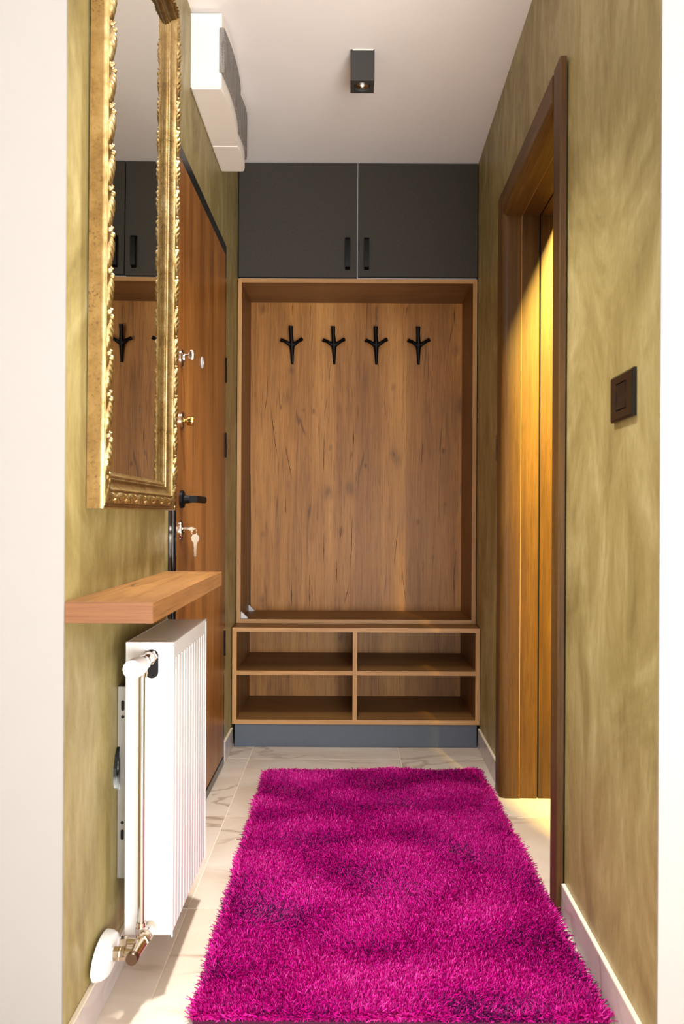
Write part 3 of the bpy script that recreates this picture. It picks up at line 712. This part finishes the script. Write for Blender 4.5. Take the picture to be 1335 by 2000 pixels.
obj('head_collar', lathe(BM(), [(0.0132, 0), (0.0160, 0.002), (0.0160, 0.012), (0.0140, 0.014)], (px_ + 0.003, -0.040, 0.566), (-0.1, -1, -0.03), 32), M['chrome'], uv, angle=40)
# chrome riser
obj('riser_pipe', tube(BM(), [(px_, -0.034, 0.540), (px_, -0.034, 0.036)], 0.0068, 20), M['chrome'], rad, angle=50)
# lower valves: riser elbow towards the wall and tee to the radiator port
lv = obj('lower_valve', tube(BM(), [(px_, -0.034, 0.052), (px_, -0.034, 0.012)], [0.0095, 0.0095], 20), M['nickel'], rad, angle=50)
obj('union_nut', lathe(BM(), [(0.0085, 0), (0.0115, 0.002), (0.0115, 0.014), (0.0085, 0.016)], (px_, -0.034, 0.028), (0, 0, 1), 6), M['chrome'], lv)
obj('elbow', tube(BM(), [(px_, -0.034, 0.026), (px_ - 0.001, -0.034, 0.016), (px_ - 0.008, -0.034, 0.010), (px_ - 0.030, -0.034, 0.010)], [0.0095, 0.010, 0.0098, 0.0095], 18), M['nickel'], lv, angle=50)
obj('union_nut', lathe(BM(), [(0.0095, 0), (0.0125, 0.003), (0.0125, 0.015), (0.0100, 0.018)], (px_ - 0.024, -0.034, 0.010), (-1, 0, 0), 6), M['nickel'], lv)
t2y = -0.084
obj('valve_body', tube(BM(), [(px_ + 0.002, t2y - 0.016, 0.018), (px_ + 0.004, t2y + 0.012, 0.020), (px_ + 0.010, -0.040, 0.024), (px_ + 0.012, -0.001, 0.028)], [0.0108, 0.0115, 0.0105, 0.0100], 20), M['nickel'], lv, angle=50)
obj('end_cap', lathe(BM(), [(0.0112, 0), (0.0122, 0.001), (0.0122, 0.010), (0.0112, 0.012), (0, 0.012)], (px_ + 0.002, t2y - 0.012, 0.018), (-0.05, -1, 0), 28), plain('copper toned cap', (132, 108, 92), 0.28, 1.0), lv, angle=40)
obj('union_nut', lathe(BM(), [(0.0115, 0), (0.0145, 0.002), (0.0145, 0.010), (0.0125, 0.012)], (px_ + 0.006, -0.056, 0.0225), (0.1, 1, 0.05), 6), M['nickel'], lv)
obj('union_nut', lathe(BM(), [(0.0115, 0), (0.0150, 0.002), (0.0150, 0.012), (0.0125, 0.014)], (px_ + 0.010, -0.030, 0.0255), (0.05, 1, 0.05), 6), M['chrome'], lv)
obj('valve_arm', tube(BM(), [(px_ + 0.002, t2y, 0.018), (px_ - 0.022, t2y, 0.017), (px_ - 0.034, t2y, 0.016)], [0.0100, 0.0095, 0.0090], 18), M['nickel'], lv, angle=50)
obj('union_nut', lathe(BM(), [(0.0105, 0), (0.0138, 0.002), (0.0138, 0.008), (0.0118, 0.010), (0.0138, 0.012), (0.0138, 0.022), (0.0105, 0.024)], (px_ - 0.016, t2y, 0.017), (-1, 0, -0.02), 8), M['nickel'], lv)
# white double rosette and sleeves at the wall
rz = BM(); cyc = (-0.034 + t2y) / 2
oval = [(cyc - 0.014 + 0.066 * math.cos(a), 0.008 + 0.038 * math.sin(a)) for a in [2 * PI * k / 48 for k in range(48)]]
W0 = XL - RX
def ring_at(x, f): return [rz.verts.new((x, cyc + (p[0] - cyc) * f, 0.006 + (p[1] - 0.006) * f)) for p in oval]
rs = [ring_at(W0 + 0.0095, 1.0), ring_at(W0 + 0.020, 0.97), ring_at(W0 + 0.028, 0.86), ring_at(W0 + 0.031, 0.66)]
for r0, r1 in zip(rs, rs[1:]):
    for k in range(48): rz.faces.new((r0[k], r0[(k + 1) % 48], r1[(k + 1) % 48], r1[k]))
rz.faces.new(rs[0][::-1]); rz.faces.new(rs[-1])
ro = obj('pipe_rosette', rz, M['plasticwhite'], rad, angle=40)
obj('pipe_sleeve', tube(BM(), [(W0 + 0.012, -0.034, 0.010), (px_ - 0.034, -0.034, 0.010)], 0.0105, 20), M['plasticwhite'], ro, angle=50)
obj('pipe_sleeve', tube(BM(), [(W0 + 0.012, t2y, 0.016), (px_ - 0.034, t2y, 0.016)], 0.0115, 20), M['plasticwhite'], ro, angle=50)

# scrap of dark film in the broken plaster beside the mounting rail
fm = BM(); random.seed(3)
cols = [(1.643, 0.442, .0), (1.650, 0.462, .0), (1.664, 0.476, .0)]
prism(fm, [(1.658, 0.392), (1.643, 0.398), (1.636, 0.415), (1.638, 0.440), (1.646, 0.462), (1.656, 0.474), (1.663, 0.478), (1.663, 0.388)], 'x', XL + 0.0003, XL + 0.0035)
bmesh.ops.triangulate(fm, faces=fm.faces); bmesh.ops.subdivide_edges(fm, edges=list(fm.edges), cuts=3, use_grid_fill=True)
for v in fm.verts:
    if v.co.x > XL + 0.002: v.co.x += random.uniform(-0.0014, 0.004)
t = NT('crumpled black film'); t.set(0.2, 0, 0.6); gz = t.n('ShaderNodeSeparateXYZ'); t.l(t.coords('World'), gz.inputs[0])
t.col(t.mix(t.mr(gz.outputs[2], 0.405, 0.425, 1, 0), lin((22, 26, 28)), lin((168, 172, 172))))
o = obj('film_scrap', fm, t.m); o['label'] = 'crumpled black and grey film scrap in the broken plaster behind the radiator'; o['category'] = 'scrap'

# ------------------------------------------------------------------ switches on the right wall
def switch(y0, y1, z0, z1, label, rocker=True):
    s_ = thing('light_switch', label, 'switch', (RA + RB * (y0 + y1) / 2, (y0 + y1) / 2, (z0 + z1) / 2), (0, 0, ang))
    w, h = (y1 - y0) / 2, (z1 - z0) / 2
    # frame as an open surround
    bm = BM()
    def ring(x, a, b): return [bm.verts.new((x, sy * a, sz * b)) for sy, sz in ((-1, -1), (1, -1), (1, 1), (-1, 1))]
    iw, ih = w * 0.46, h * 0.60
    rr = [ring(-0.0003, w, h), ring(-0.0055, w, h), ring(-0.0085, w - 0.004, h - 0.004), ring(-0.0085, iw, ih), ring(-0.0055, iw - 0.001, ih - 0.001)]
    for r0, r1 in zip(rr, rr[1:]):
        for k in range(4): bm.faces.new((r0[k], r0[(k + 1) % 4], r1[(k + 1) % 4], r1[k]))
    bm.faces.new(rr[0][::-1]); bm.faces.new(rr[-1])
    obj('cover_plate', bm, M['blackgloss'], s_)
    bm = BM(); prism(bm, [(-0.0058, -ih + 0.003), (-0.0088, -ih + 0.003), (-0.0072, 0), (-0.0098, ih - 0.003), (-0.0058, ih - 0.003)], 'y', -iw + 0.003, iw - 0.003)
    obj('rocker', bm, M['brownblack'], s_)
switch(1.428, 1.556, 1.148, 1.236, 'black light switch with wide frame on the olive wall, nearer of the two')
switch(2.822, 2.900, 1.166, 1.263, 'black wall plate seen edge-on beyond the oak doorway casing')

# ------------------------------------------------------------------ rug
rug = thing('shag_rug', 'magenta shaggy pile rug on the marble floor tiles', 'rug', (0.1, 2.22, 0.0))
Q = [(-0.288, 1.502), (0.500, 1.502), (0.494, 2.972), (-0.296, 2.935)]
def rp(u, v):
    a = Vector(Q[0]).lerp(Vector(Q[1]), u); b = Vector(Q[3]).lerp(Vector(Q[2]), u); p = a.lerp(b, v); return p.x - 0.1, p.y - 2.22
bm = prism(BM(), [(x - 0.1, y - 2.22) for x, y in Q], 'z', 0.0005, 0.007)
obj('backing', bm, plain('dark magenta backing', (70, 4, 44), 0.9), rug)
NS = 190000
u = np.random.rand(NS); v = np.random.rand(NS)
a0 = np.array(Q[0]); a1 = np.array(Q[1]); a2 = np.array(Q[2]); a3 = np.array(Q[3])
P = (a0[None] * (1 - u)[:, None] + a1[None] * u[:, None]) * (1 - v)[:, None] + (a3[None] * (1 - u)[:, None] + a2[None] * u[:, None]) * v[:, None]
P = P - np.array([[0.1, 2.22]])
def field(p, seed, f):
    r = np.random.RandomState(seed); out = np.zeros(len(p))
    for k in range(9):
        th_ = r.rand() * 2 * PI; fr = f * (0.6 + 1.6 * r.rand()); ph = r.rand() * 2 * PI
        out += np.sin((p[:, 0] * math.cos(th_) + p[:, 1] * math.sin(th_)) * fr + ph)
    return out / 3.0
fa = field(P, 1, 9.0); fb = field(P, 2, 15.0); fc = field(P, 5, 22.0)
lean_ang = 2.2 * fa + np.random.randn(NS) * 0.8 - 1.2
lean = np.clip(0.30 - 0.20 * fb + np.random.randn(NS) * 0.30, 0.0, 1.15)
Ln = 0.0165 * (0.75 + 0.5 * np.random.rand(NS)) * (1 + 0.10 * fc + 0.20 * fb)
# edge strands splay outwards
eu = np.minimum(u, 1 - u) * 0.79; ev = np.minimum(v, 1 - v) * 1.45; ed = np.minimum(eu, ev)
edge = ed < 0.012
outx = np.where(eu < ev, np.sign(u - 0.5), 0); outy = np.where(eu < ev, 0, np.sign(v - 0.5))
lean_ang = np.where(edge, np.arctan2(outy, outx) + np.random.randn(NS) * 0.7, lean_ang)
lean = np.where(edge, 0.55 + 0.3 * np.random.rand(NS), lean)
dx, dy = np.cos(lean_ang), np.sin(lean_ang)
curl = np.random.randn(NS, 2) * 0.0020
R = 3; K = 3
verts = np.zeros((NS, R, K, 3), dtype=np.float32)
tt = np.linspace(0, 1, R)
rot0 = np.random.rand(NS) * 2 * PI
for i, t_ in enumerate(tt):
    ang_ = lean * (0.35 + 0.75 * t_)
    hx_ = np.sin(ang_) * Ln * t_; hz_ = np.cos(np.minimum(ang_, 1.35)) * Ln * t_
    cxp = P[:, 0] + dx * hx_ + curl[:, 0] * (0, 1, 2.4)[i]; cyp = P[:, 1] + dy * hx_ + curl[:, 1] * (0, 1, 2.4)[i]
    cz = 0.0065 + hz_ * 1.1
    rad_ = (0.0012, 0.0013, 0.0011)[i]
    for k in range(K):
        an = rot0 + 2 * PI * k / K + 0.5 * i
        verts[:, i, k, 0] = cxp + np.cos(an) * rad_ * (1 - 0.3 * np.abs(dx)); verts[:, i, k, 1] = cyp + np.sin(an) * rad_
        verts[:, i, k, 2] = cz - (np.cos(an) * dx + np.sin(an) * dy) * rad_ * np.sin(lean) * 0.9
base = (np.arange(NS) * R * K)[:, None]
q = []
for i in range(R - 1):
    for k in range(K):
        k2 = (k + 1) % K; q.append([i * K + k, i * K + k2, (i + 1) * K + k2, (i + 1) * K + k])
q = np.array(q, dtype=np.int64)
F = (base[:, :, None] + q[None]).reshape(-1)
me = bpy.data.meshes.new('pile')
me.vertices.add(NS * R * K); me.vertices.foreach_set('co', verts.reshape(-1))
nf = NS * len(q)
me.loops.add(nf * 4); me.loops.foreach_set('vertex_index', F.astype(np.int32))
me.polygons.add(nf); me.polygons.foreach_set('loop_start', np.arange(nf, dtype=np.int32) * 4); me.polygons.foreach_set('loop_total', np.full(nf, 4, dtype=np.int32))
me.polygons.foreach_set('use_smooth', np.ones(nf, dtype=bool))
at = me.attributes.new('yarn', 'FLOAT', 'POINT'); at.data.foreach_set('value', np.repeat(np.clip(np.random.rand(NS) * 0.86 + 0.07 + 0.13 * fb + 0.06 * fc, 0, 1), R * K).astype(np.float32))  # random yarn tone plus painted nap shading, darker where the pile is low
me.update(calc_edges=True)
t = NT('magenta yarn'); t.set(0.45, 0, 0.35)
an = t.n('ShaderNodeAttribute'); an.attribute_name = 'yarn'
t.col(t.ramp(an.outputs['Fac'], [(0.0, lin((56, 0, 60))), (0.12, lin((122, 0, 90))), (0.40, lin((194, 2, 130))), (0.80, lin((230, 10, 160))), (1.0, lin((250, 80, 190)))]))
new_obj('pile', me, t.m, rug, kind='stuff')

bpy.context.view_layer.update()
